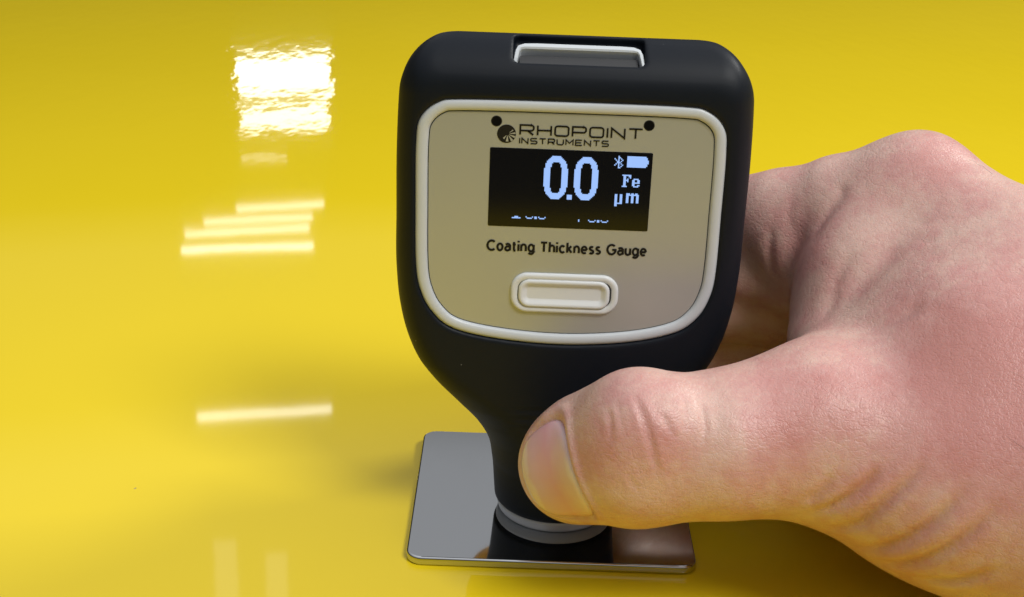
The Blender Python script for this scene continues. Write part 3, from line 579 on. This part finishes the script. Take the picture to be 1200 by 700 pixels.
# thumbnail: a thin curved shell laid on the thumb
NAIL = mat('thumbnail', (.60, .40, .33), .26, Subsurface_Weight=.15, Subsurface_Scale=.002, Specular_IOR_Level=.5)
na_ = node(NAIL, 'ShaderNodeAttribute', attribute_name='along'); nn_ = noise(NAIL, 260, 3)
ad = node(NAIL, 'ShaderNodeMath', operation='MULTIPLY_ADD'); link(NAIL, nn_.outputs[0], ad.inputs[0]); ad.inputs[1].default_value = .25; link(NAIL, na_.outputs['Fac'], ad.inputs[2])
link(NAIL, ramp(NAIL, ad.outputs[0], [(.10, (.82, .70, .72)), (.24, (.72, .50, .53)), (.55, (.70, .37, .41)), (.94, (.70, .45, .48)), (1.0, (.76, .58, .56))]), bsdf(NAIL).inputs['Base Color'])
nr = noise(NAIL, 700, 2); link(NAIL, bump(NAIL, nr.outputs[0], .12, .0001), bsdf(NAIL).inputs['Normal'])
def nail():
    nr_, nt_ = 15, 60; pts = []; al = []
    for i in range(nr_ + 1):
        for k in range(nt_):
            a = 2 * math.pi * k / nt_; rr = 1.0 * i / nr_; c, s_ = math.cos(a), math.sin(a); e = (abs(c) ** 3.2 + abs(s_) ** 3.2) ** (-1 / 3.2)
            pts.append((SC + SL * rr * c * e, PM * rr * s_ * e, rr)); al.append((c * e * rr + 1) / 2)
    A = np.array(pts); o = TIP + A[:, :1] * ta; d = np.cos(A[:, 1:2]) * tn + np.sin(A[:, 1:2]) * tb
    lo_ = np.zeros(len(A)); hi_ = np.full(len(A), 20.0)
    for _ in range(24):
        mid = (lo_ + hi_) / 2; f = hand_sdf((o + d * mid[:, None]).astype(np.float32)); lo_ = np.where(f < 0, mid, lo_); hi_ = np.where(f < 0, hi_, mid)
    edge = np.clip((A[:, 2] - .86) / .14, 0, 1); free = np.clip((A[:, 0] - SC) / SL - .3, 0, 1)
    P = o + d * (lo_ + .10 - .5 * edge ** 2 * (1 - free * .9))[:, None]
    P = P + ta * (free * .35)[:, None]
    V = np.concatenate([P, P - d * .45]); n = len(P); F = []
    for i in range(nr_):
        for k in range(nt_):
            j = (k + 1) % nt_; a, b, c, e = i * nt_ + k, i * nt_ + j, (i + 1) * nt_ + j, (i + 1) * nt_ + k
            F += [(a, b, c, e), (n + e, n + c, n + b, n + a)]
    for k in range(nt_): j = (k + 1) % nt_; a, b = nr_ * nt_ + k, nr_ * nt_ + j; F.append((a, b, n + b, n + a))
    ob = obj('thumbnail', V, F, NAIL, hand); at2 = ob.data.attributes.new('along', 'FLOAT', 'POINT'); at2.data.foreach_set('value', np.array(al + al, np.float32)); return ob
nail()

# fine hairs on the back of the hand
HAIR = mat('hair', (.05, .03, .02), .5)
rng = np.random.default_rng(5); cand = np.where((V[:, 0] > 78) & (V[:, 2] > 36) & (V[:, 2] < 86) & (V[:, 1] < 6) & (NRM[:, 1] < .45) & (NRM[:, 0] > -.35))[0]
mb = MB()
for q in rng.choice(cand, 60, replace=False):
    p = V[q].copy(); nn = NRM[q]; g = np.array([-.35, .55, .25]) + rng.normal(0, .25, 3); g -= nn * (g @ nn); g /= np.linalg.norm(g); side = np.cross(nn, g)
    ln = rng.uniform(3.5, 8); cv = rng.normal(0, .25); st = 7; pts = []
    for k in range(st + 1):
        t_ = k / st; pts.append(p + g * ln * t_ + side * cv * ln * t_ * t_ + nn * (.15 + rng.uniform(.7, 1.1) * ln * .16 * math.sin(t_ * 2.2)))
    W_ = []; F_ = []
    for k, c_ in enumerate(pts):
        r_ = .035 * (1 - .8 * k / st)
        for a_ in range(3): W_.append(c_ + r_ * (math.cos(a_ * 2.094) * side + math.sin(a_ * 2.094) * nn))
    for k in range(st):
        for a_ in range(3): b_ = (a_ + 1) % 3; F_.append((k * 3 + a_, k * 3 + b_, k * 3 + 3 + b_, k * 3 + 3 + a_))
    mb.add(W_, F_)
hair = mb.build('hair', HAIR, hand, True); hair['kind'] = 'stuff'
